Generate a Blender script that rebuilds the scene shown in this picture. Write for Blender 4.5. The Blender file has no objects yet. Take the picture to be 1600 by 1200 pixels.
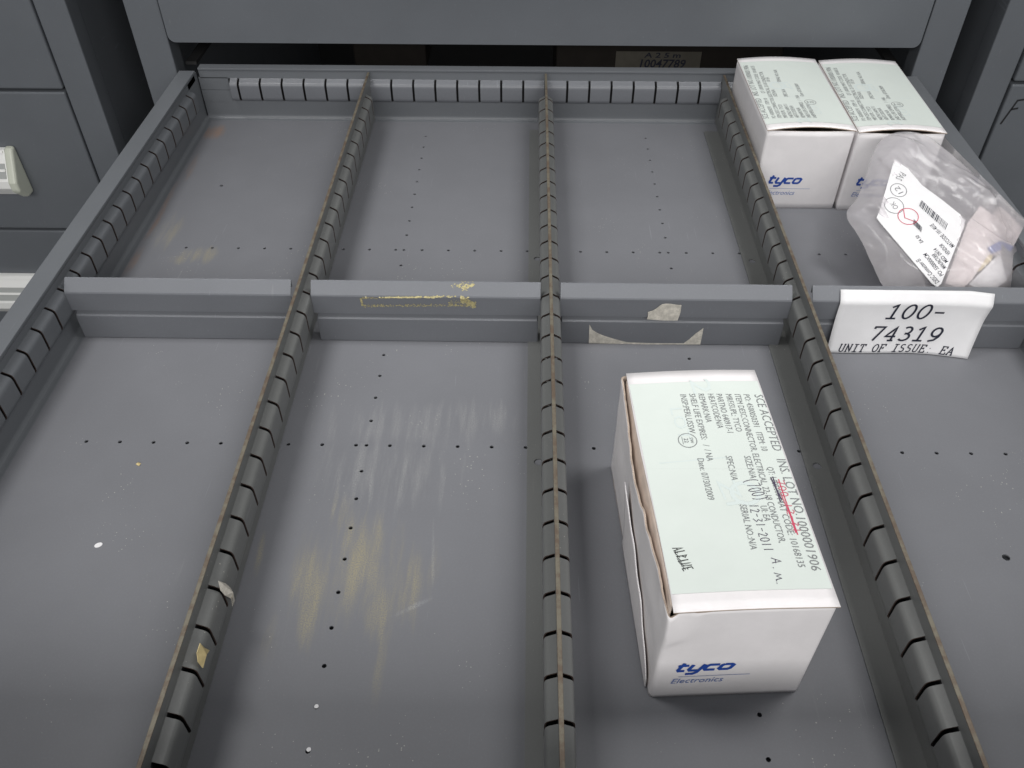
import bpy, bmesh, math, random
import numpy as np
from mathutils import Vector, Matrix, noise as mnoise

S = bpy.context.scene
COL = S.collection
U = 0.0204                      # metres per floor-hole pitch: every length below is in pitches
rnd = random.Random(7)

# ------------------------------------------------------------------ camera
CAM = np.array([12.9102, -26.8546, 18.6184])
ROT = (0.8098, 0.0, 0.0185)
F = 1331.34                     # focal length in photo pixels (1600 wide)
cd = bpy.data.cameras.new('camera'); cam = bpy.data.objects.new('camera', cd); COL.objects.link(cam)
cam.location = CAM * U; cam.rotation_euler = ROT
cd.sensor_width = 36; cd.lens = F / 1600 * 36; cd.clip_start = 0.01; cd.clip_end = 50
S.camera = cam
S.render.resolution_x, S.render.resolution_y = 1024, 768

# ------------------------------------------------------------------ light
w = bpy.data.worlds.new('World'); S.world = w; w.use_nodes = True
bg = w.node_tree.nodes['Background']; bg.inputs[0].default_value = (0.93, 0.97, 1.0, 1); bg.inputs[1].default_value = 0.21
def area(name, loc, target, sx, sy, power, color=(1, 0.985, 0.965), spread=180):
    l = bpy.data.lights.new(name, 'AREA'); l.shape = 'RECTANGLE'; l.size = sx; l.size_y = sy
    l.energy = power; l.color = color; l.spread = math.radians(spread)
    o = bpy.data.objects.new(name, l); COL.objects.link(o); o.location = loc
    o.rotation_euler = (Vector(target) - Vector(loc)).to_track_quat('-Z', 'Y').to_euler()
    return o
area('ceiling_light', (-0.20, -0.09, 1.05), (0.14, -0.07, 0), 0.30, 0.35, 0.82, spread=59)
area('ceiling_light', (0.76, -0.09, 1.05), (0.42, -0.07, 0), 0.30, 0.35, 0.82, spread=59)
area('aisle_tube_light', (0.27, -1.75, 1.05), (0.27, 0.25, 0.1), 2.6, 0.6, 30)
S.view_settings.view_transform = 'Standard'; S.view_settings.look = 'None'
S.view_settings.exposure = 0; S.view_settings.gamma = 1; S.view_settings.use_curve_mapping = False

# ------------------------------------------------------------------ pixel rays (photo pixel -> direction; distance from what is touched)
MR = np.array(Matrix.Rotation(0, 3, 'X'))
_e = cam.rotation_euler.to_matrix(); MR = np.array(_e)
def ray(u, v): return MR @ np.array([(u - 800) / F, -(v - 600) / F, -1.0])
def onz(u, v, z=0.0): d = ray(u, v); return CAM + d * (z - CAM[2]) / d[2]
def ony(u, v, y): d = ray(u, v); return CAM + d * (y - CAM[1]) / d[1]
def onplane(u, v, p, n): d = ray(u, v); return CAM + d * (np.dot(np.array(p) - CAM, n) / np.dot(d, n))

# ------------------------------------------------------------------ materials
class NT:
    def __init__(s, m): s.t = m.node_tree; s.n = s.t.nodes; s.l = s.t.links
    def new(s, t, **k):
        n = s.n.new(t)
        for a, b in k.items(): setattr(n, a, b)
        return n
    def math(s, op, a, b=None, clamp=False):
        n = s.new('ShaderNodeMath', operation=op, use_clamp=clamp)
        for i, x in enumerate((a, b)):
            if x is None: continue
            if isinstance(x, (int, float)): n.inputs[i].default_value = x
            else: s.l.new(x, n.inputs[i])
        return n.outputs[0]
    def mix(s, f, a, b):
        n = s.new('ShaderNodeMix', data_type='RGBA')
        for i, x in ((0, f), (6, a), (7, b)):
            if isinstance(x, (int, float)): n.inputs[i].default_value = x
            elif isinstance(x, tuple): n.inputs[i].default_value = (*x, 1)
            else: s.l.new(x, n.inputs[i])
        return n.outputs[2]
    def noise(s, co, scale, detail=3, rough=.5):
        n = s.new('ShaderNodeTexNoise'); n.inputs['Scale'].default_value = scale; n.inputs['Detail'].default_value = detail
        n.inputs['Roughness'].default_value = rough; s.l.new(co, n.inputs['Vector']); return n.outputs[0]
    def ramp(s, f, lo, hi):
        n = s.new('ShaderNodeMapRange'); n.inputs[1].default_value = lo; n.inputs[2].default_value = hi; n.interpolation_type = 'SMOOTHSTEP'
        s.l.new(f, n.inputs[0]); return n.outputs[0]
def base_mat(name, color, rough=.5, metal=0, spec=.5):
    m = bpy.data.materials.new(name); m.use_nodes = True
    b = m.node_tree.nodes['Principled BSDF']
    b.inputs['Base Color'].default_value = (*color, 1); b.inputs['Roughness'].default_value = rough
    b.inputs['Metallic'].default_value = metal; b.inputs['Specular IOR Level'].default_value = spec
    return m, b, NT(m)
def blob(t, sx, sy, x, y, rx, ry, ang=0):
    """soft ellipse mask in floor coordinates (pitches)"""
    c, s_ = math.cos(ang), math.sin(ang)
    dx = t.math('SUBTRACT', sx, x); dy = t.math('SUBTRACT', sy, y)
    a = t.math('ADD', t.math('MULTIPLY', dx, c / rx), t.math('MULTIPLY', dy, s_ / rx))
    b = t.math('ADD', t.math('MULTIPLY', dx, -s_ / ry), t.math('MULTIPLY', dy, c / ry))
    d = t.math('ADD', t.math('MULTIPLY', a, a), t.math('MULTIPLY', b, b))
    return t.math('SUBTRACT', 1.0, d, clamp=True)
GREY = (0.148, 0.155, 0.171)
def paint(name, color=GREY, rough=.40, stains=None, dust=0.0, spec=.5):
    m, b, t = base_mat(name, color, rough, 0, spec)
    co = t.new('ShaderNodeNewGeometry').outputs['Position']
    big = t.noise(co, 14, 4, .6); fine = t.noise(co, 900, 2)
    c = t.mix(t.ramp(big, .3, .75), tuple(x * .965 for x in color), tuple(x * 1.035 for x in color))
    c = t.mix(t.math('MULTIPLY', t.ramp(fine, .45, .8), .12), c, tuple(x * 1.5 for x in color))
    # fine pale scuffs along the length
    mp = t.new('ShaderNodeMapping'); mp.inputs['Scale'].default_value = (240, 14, 60); mp.inputs['Rotation'].default_value = (0, 0, .18); t.l.new(co, mp.inputs[0])
    scr = t.ramp(t.noise(mp.outputs[0], 1.0, 2, .4), .70, .78)
    c = t.mix(t.math('MULTIPLY', t.math('MULTIPLY', scr, t.ramp(t.noise(co, 9, 2), .5, .7)), .22), c, (.34, .34, .33))
    for k_, (rz, th) in enumerate(((.35, .79), (-.5, .79), (1.45, .80))):
        m3 = t.new('ShaderNodeMapping'); m3.inputs['Rotation'].default_value = (0, 0, rz); m3.inputs['Location'].default_value = (k_, 2 * k_, 0); m3.inputs['Scale'].default_value = (900, 22, 200); t.l.new(co, m3.inputs[0])
        c = t.mix(t.math('MULTIPLY', t.ramp(t.noise(m3.outputs[0], 1.0, 1, .3), th, th + .03), .22), c, tuple(min(1, x * 2.1) for x in color))
    if dust:
        v = t.new('ShaderNodeTexVoronoi'); v.inputs['Scale'].default_value = 900; t.l.new(co, v.inputs['Vector'])
        sp = t.math('LESS_THAN', v.outputs['Distance'], t.math('MULTIPLY', t.ramp(t.noise(co, 16, 3), .42, .72), .32))
        sep = t.new('ShaderNodeSeparateColor'); t.l.new(v.outputs['Color'], sep.inputs[0])
        keep = t.math('GREATER_THAN', sep.outputs[0], 1 - dust)
        c = t.mix(t.math('MULTIPLY', t.math('MULTIPLY', sp, keep), .5), c, (.55, .54, .48))
    if stains:
        sx = t.new('ShaderNodeSeparateXYZ'); t.l.new(co, sx.inputs[0])
        X = t.math('DIVIDE', sx.outputs[0], U); Y = t.math('DIVIDE', sx.outputs[1], U)
        for (col, thr, amt, sc, blobs) in stains:
            acc = None
            for bb in blobs:
                k = blob(t, X, Y, *bb)
                acc = k if acc is None else t.math('MAXIMUM', acc, k)
            mp2 = t.new('ShaderNodeMapping'); mp2.inputs['Scale'].default_value = (sc * 1.5, sc * .14, sc); t.l.new(co, mp2.inputs[0])
            n1 = t.noise(mp2.outputs[0], 1, 5, .7)
            grain = t.noise(co, 1500, 2)
            f = t.ramp(t.math('ADD', t.math('MULTIPLY', acc, .8), t.math('MULTIPLY', t.math('SUBTRACT', n1, .5), 2.2)), thr, thr + .7)
            f = t.math('MULTIPLY', t.math('MULTIPLY', f, t.ramp(grain, .3, .62)), amt)
            c = t.mix(f, c, col)
    t.l.new(c, b.inputs['Base Color'])
    r = t.math('ADD', t.math('MULTIPLY', t.noise(co, 30, 3), .16), rough - .08); t.l.new(r, b.inputs['Roughness'])
    bp = t.new('ShaderNodeBump'); bp.inputs['Strength'].default_value = .05; bp.inputs['Distance'].default_value = .0006
    t.l.new(t.noise(co, 420, 2), bp.inputs['Height']); t.l.new(bp.outputs[0], b.inputs['Normal'])
    return m
YEL = (.36, .31, .16); RUST = (.27, .15, .08); PALE = (.36, .36, .35)
M = {}
M['paint'] = paint('grey_enamel')
M['cabinet'] = paint('grey_cabinet_enamel', (0.126, 0.136, 0.151), .45)
M['wallpaint'] = paint('grey_drawer_wall_enamel', (0.138, 0.147, 0.160), .38)
M['divider'] = paint('olive_grey_enamel', (0.138, 0.142, 0.140), .36, dust=.05)
M['floor'] = paint('grey_floor_enamel', (0.158, 0.162, 0.177), .52, spec=.3, dust=.06, stains=[
    (YEL, .46, .66, 45, [(8.9, -14.3, .9, 2.6, .08), (10.2, -14.7, .8, 2.2, -.12), (9.4, -15.6, .7, 1.6, .1), (7.5, -14.9, .7, 2.2, .15), (6.0, -13.6, .22, 1.7, .12), (8.1, -12.8, .6, 2.2, .12)]),
    (YEL, .60, .45, 40, [(8.6, -14.6, 2.9, 3.2, 0), (9.6, -17.3, .35, 2.4, 0), (6.9, -16.4, .5, 1.8, .12)]),
    (YEL, .52, .5, 50, [(-.1, -.75, .9, .6, 0), (-1.0, .9, .7, 2.4, 0), (.6, -.4, 1.6, .9, 0)]),
    (RUST, .40, .7, 60, [(-1.45, 9.2, .9, 1.0, .5), (-1.75, 2.4, .32, 3.6, 0), (-1.7, -.9, .3, 1.8, 0), (-1.5, 6, .3, 2, 0)]),
    (PALE, .52, .36, 90, [(9.4, -9.2, 4.6, 1.7, 0), (11.2, -8.8, 3.0, 1.4, 0), (9.0, -11, 3.5, 2.6, 0)]),
    (PALE, .42, .36, 80, [(8.6, -11.2, .16, 1.9, .15), (9.5, -11.4, .10, 2.2, -.05), (10.6, -13.8, .08, 2.0, .08)]),
    ((.40, .41, .42), .50, .5, 40, [(10.3, -15.35, .14, 1.0, -1.05)]),
])
M['edge'], b, t = base_mat('worn_rusty_edge', (.2, .17, .12), .55, .25)
co = t.new('ShaderNodeNewGeometry').outputs['Position']
t.l.new(t.mix(t.ramp(t.noise(co, 130, 5, .7), .38, .62), (.165, .150, .115), (.115, .085, .062)), b.inputs['Base Color'])
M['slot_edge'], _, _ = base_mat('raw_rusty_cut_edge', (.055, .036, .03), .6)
M['dark'], _, _ = base_mat('dark_interior', (.02, .02, .021), .7)  # near-black; on the sheets behind the ribs it paints in the slot shade
M['black'], _, _ = base_mat('black_plastic', (.012, .012, .013), .35)
M['ink'], _, _ = base_mat('black_ink', (.20, .205, .215), .7)
M['ink_bold'], _, _ = base_mat('dark_printer_ink', (.010, .012, .028), .6)
M['marker'], _, _ = base_mat('black_marker', (.012, .012, .014), .6)
M['pen'], _, _ = base_mat('purple_black_pen', (.06, .045, .085), .6)
M['pen_red'], _, _ = base_mat('red_pen', (.55, .06, .12), .6)
M['faint'], _, _ = base_mat('faint_blue_ghost_print', (.63, .70, .685), .7)
M['blue'], _, _ = base_mat('blue_logo_ink', (.012, .06, .33), .5)
M['blue_soft'], _, _ = base_mat('thin_blue_logo_ink', (.12, .19, .44), .5)
def paper(name, color, rough=.6, sc=60, amt=.06, spec=.3):
    m, b, t = base_mat(name, color, rough, 0, spec)
    co = t.new('ShaderNodeNewGeometry').outputs['Position']
    n = t.noise(co, sc, 5, .65)
    t.l.new(t.mix(t.ramp(n, .3, .75), tuple(x * (1 - amt) for x in color), tuple(min(1, x * (1 + amt)) for x in color)), b.inputs['Base Color'])
    bp = t.new('ShaderNodeBump'); bp.inputs['Strength'].default_value = .12; bp.inputs['Distance'].default_value = .0008
    t.l.new(t.noise(co, sc * 2.2, 4), bp.inputs['Height']); t.l.new(bp.outputs[0], b.inputs['Normal'])
    return m
M['carton'] = paper('white_coated_carton', (.80, .775, .785), .5, 40, .04, .4)
M['kraft'] = paper('grey_brown_carton_inside', (.44, .36, .30), .8, 80, .15)
M['flap'] = paper('pale_tan_carton_inside', (.62, .52, .45), .8, 80, .10)
M['label'] = paper('pale_green_label_paper', (.655, .71, .675), .55, 30, .02)
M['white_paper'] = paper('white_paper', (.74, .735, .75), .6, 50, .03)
M['torn'] = paper('torn_cream_paper', (.56, .53, .47), .8, 300, .22)
M['pink_paper'] = paper('pinkish_packet_paper', (.71, .64, .635), .6, 45, .10)
M['shaded_paper'] = paper('label_paper_with_shade', (.13, .12, .10), .8, 60, .12)  # shade of the cabinet interior is put into this paper colour
M['yellow_paper'] = paper('yellow_torn_paper', (.58, .47, .24), .8, 200, .15)
M['glue'] = paper('yellow_dried_glue', (.42, .37, .19), .6, 500, .3)
M['brown_box'] = paper('brown_cardboard_with_shade', (.022, .018, .015), .8, 60, .12)  # brown taken almost to black to paint in the dark of the interior
M['alu'], _, _ = base_mat('satin_aluminium', (.88, .88, .86), .4, .0)
M['alu_grey'], _, _ = base_mat('grey_card_strip', (.42, .43, .42), .35, .2)
M['cap'] = paper('ivory_plastic', (.60, .62, .53), .4, 40, .03, .5)
def film(name, clear=.5, tint=(.86, .86, .90)):
    m = bpy.data.materials.new(name); m.use_nodes = True; t = NT(m); t.n.clear()
    out = t.new('ShaderNodeOutputMaterial'); co = t.new('ShaderNodeNewGeometry').outputs['Position']
    tr = t.new('ShaderNodeBsdfTransparent'); df = t.new('ShaderNodeBsdfDiffuse'); tl = t.new('ShaderNodeBsdfTranslucent'); gl = t.new('ShaderNodeBsdfGlossy')
    df.inputs[0].default_value = (*tint, 1); tl.inputs[0].default_value = (*tint, 1); gl.inputs['Roughness'].default_value = .10
    m1 = t.new('ShaderNodeMixShader'); m1.inputs[0].default_value = .5; t.l.new(df.outputs[0], m1.inputs[1]); t.l.new(tl.outputs[0], m1.inputs[2])
    m2 = t.new('ShaderNodeMixShader'); f = t.ramp(t.noise(co, 45, 5, .6), .3, .75)
    ff = t.math('ADD', t.math('MULTIPLY', f, .08), clear - .04)
    t.l.new(ff, m2.inputs[0]); t.l.new(m1.outputs[0], m2.inputs[1]); t.l.new(tr.outputs[0], m2.inputs[2])
    m3 = t.new('ShaderNodeMixShader'); fr = t.new('ShaderNodeLayerWeight'); fr.inputs[0].default_value = .22
    t.l.new(t.math('MULTIPLY', fr.outputs[0], .8), m3.inputs[0]); t.l.new(m2.outputs[0], m3.inputs[1]); t.l.new(gl.outputs[0], m3.inputs[2])
    t.l.new(m3.outputs[0], out.inputs[0]); return m
M['film'] = film('frosted_poly_film', .60, (.93, .89, .92))
M['film_clear'] = film('clear_poly_film', .74, (.8, .8, .86))
M['concrete'] = paint('grey_concrete', (.16, .155, .15), .6)

# ------------------------------------------------------------------ mesh helpers (all coordinates in pitches)
def mesh_obj(name, verts, faces, mat, parent=None, smooth=False, autosmooth=None):
    me = bpy.data.meshes.new(name)
    me.from_pydata([tuple(c * U for c in v) for v in verts], [], faces); me.update()
    bm = bmesh.new(); bm.from_mesh(me); bmesh.ops.recalc_face_normals(bm, faces=bm.faces); bm.to_mesh(me); bm.free()
    for m in (mat if isinstance(mat, (list, tuple)) else [mat]): me.materials.append(m)
    o = bpy.data.objects.new(name, me); COL.objects.link(o)
    if parent is not None:
        o.parent = parent; o.matrix_parent_inverse = Matrix.Translation(-Vector(parent.location)) if parent.type == 'EMPTY' else Matrix()
    if smooth:
        for p in me.polygons: p.use_smooth = True
    return o
def empty(name, loc, label, cat, group=None):
    o = bpy.data.objects.new(name, None); COL.objects.link(o); o.location = Vector(loc) * U; o.empty_display_size = .02
    return tag(o, label, cat, group)
def tag(o, label, cat, group=None):
    o['label'] = label; o['category'] = cat
    if group: o['group'] = group
    return o
def structure(o): o['kind'] = 'structure'; return o
class MB:
    def __init__(s): s.v = []; s.f = []
    def add(s, v, f): k = len(s.v); s.v += [tuple(map(float, x)) for x in v]; s.f += [tuple(i + k for i in q) for q in f]; return s
    def box(s, x0, x1, y0, y1, z0, z1):
        v = [(x, y, z) for x in (x0, x1) for y in (y0, y1) for z in (z0, z1)]
        return s.add(v, [(0, 1, 3, 2), (4, 6, 7, 5), (0, 4, 5, 1), (2, 3, 7, 6), (0, 2, 6, 4), (1, 5, 7, 3)])
    def extrude(s, prof, a0, a1, axis):
        """closed 2D profile (c, z) swept along an axis; axis 'y': c = x, axis 'x': c = y"""
        n = len(prof)
        P = (lambda c, z, a: (c, a, z)) if axis == 'y' else (lambda c, z, a: (a, c, z))
        v = [P(c, z, a0) for c, z in prof] + [P(c, z, a1) for c, z in prof]
        return s.add(v, [(i, (i + 1) % n, n + (i + 1) % n, n + i) for i in range(n)] + [tuple(range(n))[::-1], tuple(range(n, 2 * n))])
    def build(s, name, mat, parent=None, bevel=0, seg=2, smooth=False):
        o = mesh_obj(name, s.v, s.f, mat, parent, smooth)
        if bevel:
            m = o.modifiers.new('bevel', 'BEVEL'); m.width = bevel * U; m.segments = seg; m.limit_method = 'ANGLE'; m.angle_limit = math.radians(35); m.harden_normals = False
        return o
def thick(poly, t):
    """open 2D polyline -> closed strip of thickness t (offset to the left side)"""
    pts = [np.array(p, float) for p in poly]; off = []
    for i, p in enumerate(pts):
        ns = []
        for a, b_ in ((i - 1, i), (i, i + 1)):
            if 0 <= a and b_ < len(pts):
                d = pts[b_] - pts[a]; d /= np.linalg.norm(d); ns.append(np.array([-d[1], d[0]]))
        n = sum(ns); n /= np.linalg.norm(n); k = 1 / max(.5, float(n @ ns[0])); off.append(p + n * t * k)
    return [tuple(p) for p in pts] + [tuple(p) for p in off[::-1]]
def grid(name, f, nu, nv, mat, parent=None, thickness=0, smooth=True, closed_u=False, moff=0):
    vs = []; fs = []
    for j in range(nv + 1):
        for i in range(nu + (0 if closed_u else 1)):
            vs.append(tuple(f(i / nu, j / nv)))
    W = nu if closed_u else nu + 1
    for j in range(nv):
        for i in range(nu):
            i2 = (i + 1) % W
            fs.append((j * W + i, j * W + i2, (j + 1) * W + i2, (j + 1) * W + i))
    o = mesh_obj(name, vs, fs, mat, parent, smooth)
    if thickness:
        m = o.modifiers.new('solid', 'SOLIDIFY'); m.thickness = thickness * U; m.offset = -1; m.material_offset = moff; m.material_offset_rim = moff
    return o
def sheet_with_holes(name, rect, z, holes, mat, parent, thickness):
    x0, x1, y0, y1 = rect; bm = bmesh.new(); edges = []
    def loop(pts):
        vs = [bm.verts.new((x * U, y * U, z * U)) for x, y in pts]
        for i in range(len(vs)): edges.append(bm.edges.new((vs[i], vs[(i + 1) % len(vs)])))
    loop([(x0, y0), (x1, y0), (x1, y1), (x0, y1)])
    for hx, hy, r in holes:
        loop([(hx + r * math.cos(k * math.pi / 5), hy + r * math.sin(k * math.pi / 5)) for k in range(10)])
    bmesh.ops.triangle_fill(bm, use_beauty=True, use_dissolve=False, edges=edges)
    for f_ in bm.faces:
        if f_.normal.z < 0: f_.normal_flip()
    me = bpy.data.meshes.new(name); bm.to_mesh(me); bm.free(); me.materials.append(mat)
    o = bpy.data.objects.new(name, me); COL.objects.link(o); o.parent = parent
    if parent is not None and parent.type == 'EMPTY': o.matrix_parent_inverse = Matrix.Translation(-Vector(parent.location))
    m = o.modifiers.new('solid', 'SOLIDIFY'); m.thickness = thickness * U; m.offset = -1
    return o

# ------------------------------------------------------------------ lettering
def text_mesh2d(body, size=1.0, shear=0.0, offset=0.0):
    c = bpy.data.curves.new('tmp', 'FONT'); c.body = body; c.size = size; c.shear = shear; c.offset = offset; c.resolution_u = 2
    o = bpy.data.objects.new('tmp', c); COL.objects.link(o)
    dg = bpy.context.evaluated_depsgraph_get(); me = bpy.data.meshes.new_from_object(o.evaluated_get(dg))
    v = [(a.co.x, a.co.y) for a in me.vertices]; f = [tuple(p.vertices) for p in me.polygons]
    bpy.data.objects.remove(o); bpy.data.curves.remove(c); bpy.data.meshes.remove(me)
    return v, f
def fit_text(body, p0, p1, height, shear=0.0, offset=0.0):
    """text whose baseline runs p0 -> p1 (2D) and whose capitals are `height` tall"""
    v, f = text_mesh2d(body, 1.0, shear, offset)
    x0 = min(a for a, _ in v); x1 = max(a for a, _ in v); p0 = np.array(p0); p1 = np.array(p1); d = p1 - p0; n = np.array([-d[1], d[0]]) / np.linalg.norm(d)
    return [tuple(p0 + d * (x - x0) / (x1 - x0) + n * (y / .69 * height)) for x, y in v], f
def stroke(pts, wd):
    """flat ribbon along a 2D polyline with round-ish ends"""
    pts = [np.array(p, float) for p in pts]; L = []; Rr = []
    for i, p in enumerate(pts):
        ns = []
        for a, b_ in ((i - 1, i), (i, i + 1)):
            if 0 <= a and b_ < len(pts):
                d = pts[b_] - pts[a]; q = np.linalg.norm(d)
                if q > 1e-9: d = d / q; ns.append(np.array([-d[1], d[0]]))
        n = sum(ns); q = np.linalg.norm(n); n = n / q if q > 1e-6 else ns[0]
        k = 1 / max(.6, float(n @ ns[0])); L.append(tuple(p + n * wd / 2 * k)); Rr.append(tuple(p - n * wd / 2 * k))
    n = len(pts)
    return L + Rr, [(i, n + i, n + i + 1, i + 1) for i in range(n - 1)]
def arc(cx, cy, rx, ry, a0, a1, n=10):
    return [(cx + rx * math.cos(math.radians(a0 + (a1 - a0) * i / n)), cy + ry * math.sin(math.radians(a0 + (a1 - a0) * i / n))) for i in range(n + 1)]
class Ink:
    """collects flat 2D shapes and lays them on a surface map (x, y) -> 3D"""
    def __init__(s): s.v = []; s.f = []
    def add(s, vf): k = len(s.v); s.v += list(vf[0]); s.f += [tuple(i + k for i in q) for q in vf[1]]; return s
    def build(s, name, mat, parent, fmap): return mesh_obj(name, [tuple(fmap(x, y)) for x, y in s.v], s.f, mat, parent)
# slab-serif typewriter strokes on a 0..0.6 x 0..1 cell
def _s(*p): return list(p)
TW = {
 '1': [_s((.1, .8), (.32, 1), (.32, 0)), _s((.08, 0), (.55, 0))],
 '0': [arc(.3, .5, .24, .5, 0, 360, 20)],
 '-': [_s((.08, .45), (.52, .45))],
 '7': [_s((.06, .86), (.06, 1), (.54, 1), (.24, 0))],
 '4': [_s((.42, 0), (.42, 1), (.06, .3), (.56, .3)), _s((.26, 0), (.54, 0))],
 '3': [arc(.28, .75, .2, .25, 140, -90, 9) + arc(.28, .26, .25, .26, 90, -145, 10)],
 '9': [arc(.3, .67, .22, .32, 0, 360, 14), _s((.52, .67), (.49, .35), (.36, .1), (.12, 0))],
 'U': [_s((.1, 1), (.1, .3)) + arc(.3, .27, .2, .27, 180, 360, 8) + _s((.5, .3), (.5, 1)), _s((0, 1), (.2, 1)), _s((.4, 1), (.6, 1))],
 'N': [_s((.1, 0), (.1, 1), (.5, 0), (.5, 1)), _s((0, 0), (.2, 0)), _s((0, 1), (.12, 1)), _s((.4, 1), (.6, 1))],
 'I': [_s((.3, 0), (.3, 1)), _s((.08, 0), (.52, 0)), _s((.08, 1), (.52, 1))],
 'T': [_s((.3, 0), (.3, 1)), _s((.15, 0), (.45, 0)), _s((.04, .78), (.04, 1), (.56, 1), (.56, .78))],
 'O': [arc(.3, .5, .26, .5, 0, 360, 20)],
 'F': [_s((.12, 0), (.12, 1)), _s((0, 0), (.28, 0)), _s((0, 1), (.55, 1), (.55, .76)), _s((.12, .52), (.38, .52)), _s((.38, .4), (.38, .64))],
 'S': [arc(.3, .75, .2, .25, 30, 270, 9) + arc(.3, .26, .22, .26, 90, -150, 9)],
 'E': [_s((.12, 0), (.12, 1)), _s((0, 0), (.56, 0), (.56, .26)), _s((0, 1), (.53, 1), (.53, .76)), _s((.12, .52), (.38, .52)), _s((.38, .4), (.38, .64))],
 ':': [_s((.26, .06), (.34, .06)), _s((.26, .6), (.34, .6))],
 'A': [_s((.06, 0), (.3, 1), (.54, 0)), _s((.15, .34), (.45, .34)), _s((-.02, 0), (.16, 0)), _s((.42, 0), (.62, 0))],
 ' ': []}
def typewriter(ink, body, x0, x1, y, h, wd, slant=.22, asp=1.9):
    n = len(body); adv = (x1 - x0) / n; k = adv / .72
    for i, ch in enumerate(body):
        for pl in TW[ch]:
            q = []
            for a, b_ in zip(pl[:-1], pl[1:]): q += [tuple(np.array(a) + (np.array(b_) - np.array(a)) * j / 3) for j in range(3)]
            q.append(pl[-1])
            v, f = stroke([((x0 + i * adv + x * k + yy * h * slant) * asp, y + yy * h) for x, yy in q], wd)
            ink.add(([(a / asp, b_) for a, b_ in v], f))
def hand(ink, polys, x, y, sx, sy, wd, slant=0):
    for pl in polys: ink.add(stroke([(x + a * sx + b_ * sy * slant, y + b_ * sy) for a, b_ in pl], wd))

# ================================================================== SETTING
structure(MB().box(-60, 90, -90, 60, -40.2, -40).build('floor', M['concrete']))
structure(MB().box(-60, 90, 46, 46.5, -39.98, 60).build('wall', M['concrete']))

# ================================================================== CABINETS
FY = 11.0                       # plane of the cabinet fronts
def cabinet(name, label, xi0, xi1, post, z1=38):
    """shell with front posts; xi0..xi1 is the opening between the posts"""
    e = empty(name, ((xi0 + xi1) / 2, FY + 15, -40), label, 'cabinet', None)
    for xa, xb, xc in ((xi0 - post, xi0, 1), (xi1, xi1 + post, -1)):
        MB().box(xa, xb, FY, FY + 1.1, -39.9, z1).build('post', M['cabinet'], e, .06)
        xs = (xa + .02, xa + .12) if xc == 1 else (xb - .12, xb - .02)
        MB().box(*xs, FY + 1.1, FY + 33, -39.9, z1).build('side_panel', M['cabinet'], e)
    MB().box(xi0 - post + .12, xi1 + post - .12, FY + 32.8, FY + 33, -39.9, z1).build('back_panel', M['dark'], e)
    MB().box(xi0 - post, xi1 + post, FY, FY + 33, z1, z1 + .2).build('top_panel', M['cabinet'], e)
    return e
main = cabinet('tool_cabinet', 'grey steel drawer cabinet that the open drawer slides out of', -3.16, 30.27, 1.52)
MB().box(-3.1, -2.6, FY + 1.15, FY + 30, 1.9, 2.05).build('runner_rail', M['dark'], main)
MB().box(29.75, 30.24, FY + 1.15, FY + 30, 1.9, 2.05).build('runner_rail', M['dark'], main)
cabinet('tool_cabinet', 'neighbouring grey cabinet with aluminium drawer handles, beside the open drawer', -41, -8.62, 1.42)
cabinet('tool_cabinet', 'neighbouring grey cabinet with a black marker stroke on its drawer', 34.82, 66, 1.42)

def handle(parent, x0, x1, z, cap_side):
    prof = [(0, 0), (-.28, -.02), (-1.02, -1.35), (-1.02, -1.75), (-.5, -2.35), (0, -2.35)]   # (forward, z) outline of the pull
    h = MB().extrude([(FY - .1 + y * .98, z + zz) for y, zz in prof], x0, x1, 'x').build('handle', M['alu'], parent, .04)
    # recessed card strip and ridges on the sloping face
    d = np.array([-.74, -1.33]); n = np.array([-1.33, .74]) / 1.52
    def slab(a, b_, lift, mat, nm):
        p = [np.array([-.28, -.02]) + d * a, np.array([-.28, -.02]) + d * b_]
        q = [p[0] + n * lift, p[1] + n * lift]
        MB().extrude([(FY - .1 + c[0], z + c[1]) for c in (p[0] - n * .05, p[1] - n * .05, q[1], q[0])], x0 + .01, x1 - .06, 'x').build(nm, mat, h, 0)
    slab(.02, .10, .07, M['alu'], 'ridge'); slab(.42, .62, .02, M['alu_grey'], 'card_strip'); slab(.66, .90, .02, M['alu_grey'], 'card_strip'); slab(.60, .68, .07, M['alu'], 'ridge')
    xc = (x1, x1 + .45) if cap_side > 0 else (x0 - .45, x0)
    cp = [(.0, .12), (-.34, .1), (-1.14, -1.36), (-1.14, -1.84), (-.54, -2.46), (0, -2.46)]
    MB().extrude([(FY - .1 + y, z + zz) for y, zz in cp], *xc, 'x').build('end_cap', M['cap'], h, .14, 3)
def closed_drawer(label, x0, x1, z0, z1, handle_z=None, hx=None, cap=1, group=None):
    e = empty('closed_drawer', ((x0 + x1) / 2, FY, z0), label, 'drawer', group)
    o = MB().box(x0, x1, FY - .1, FY + .5, z0, z1).build('front_panel', M['cabinet'], e, .09, 3)
    if handle_z is not None: handle(e, hx[0], hx[1], handle_z, cap)
    return e
up = empty('closed_drawer', (13.5, FY, 3.5), 'wide grey closed drawer front directly above the open drawer', 'drawer')
X0, X1, Z0 = -3.08, 30.16, 3.44
prof = [(X0 + .3, Z0)] + [(X0 + .3 - .3 * math.sin(a), Z0 + .3 - .3 * math.cos(a)) for a in np.linspace(0, math.pi / 2, 6)][1:] + [(X0, 11.2), (X1, 11.2)] + [(X1 - .3 + .3 * math.sin(a), Z0 + .3 - .3 * math.cos(a)) for a in np.linspace(math.pi / 2, 0, 6)]
n = len(prof)
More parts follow.
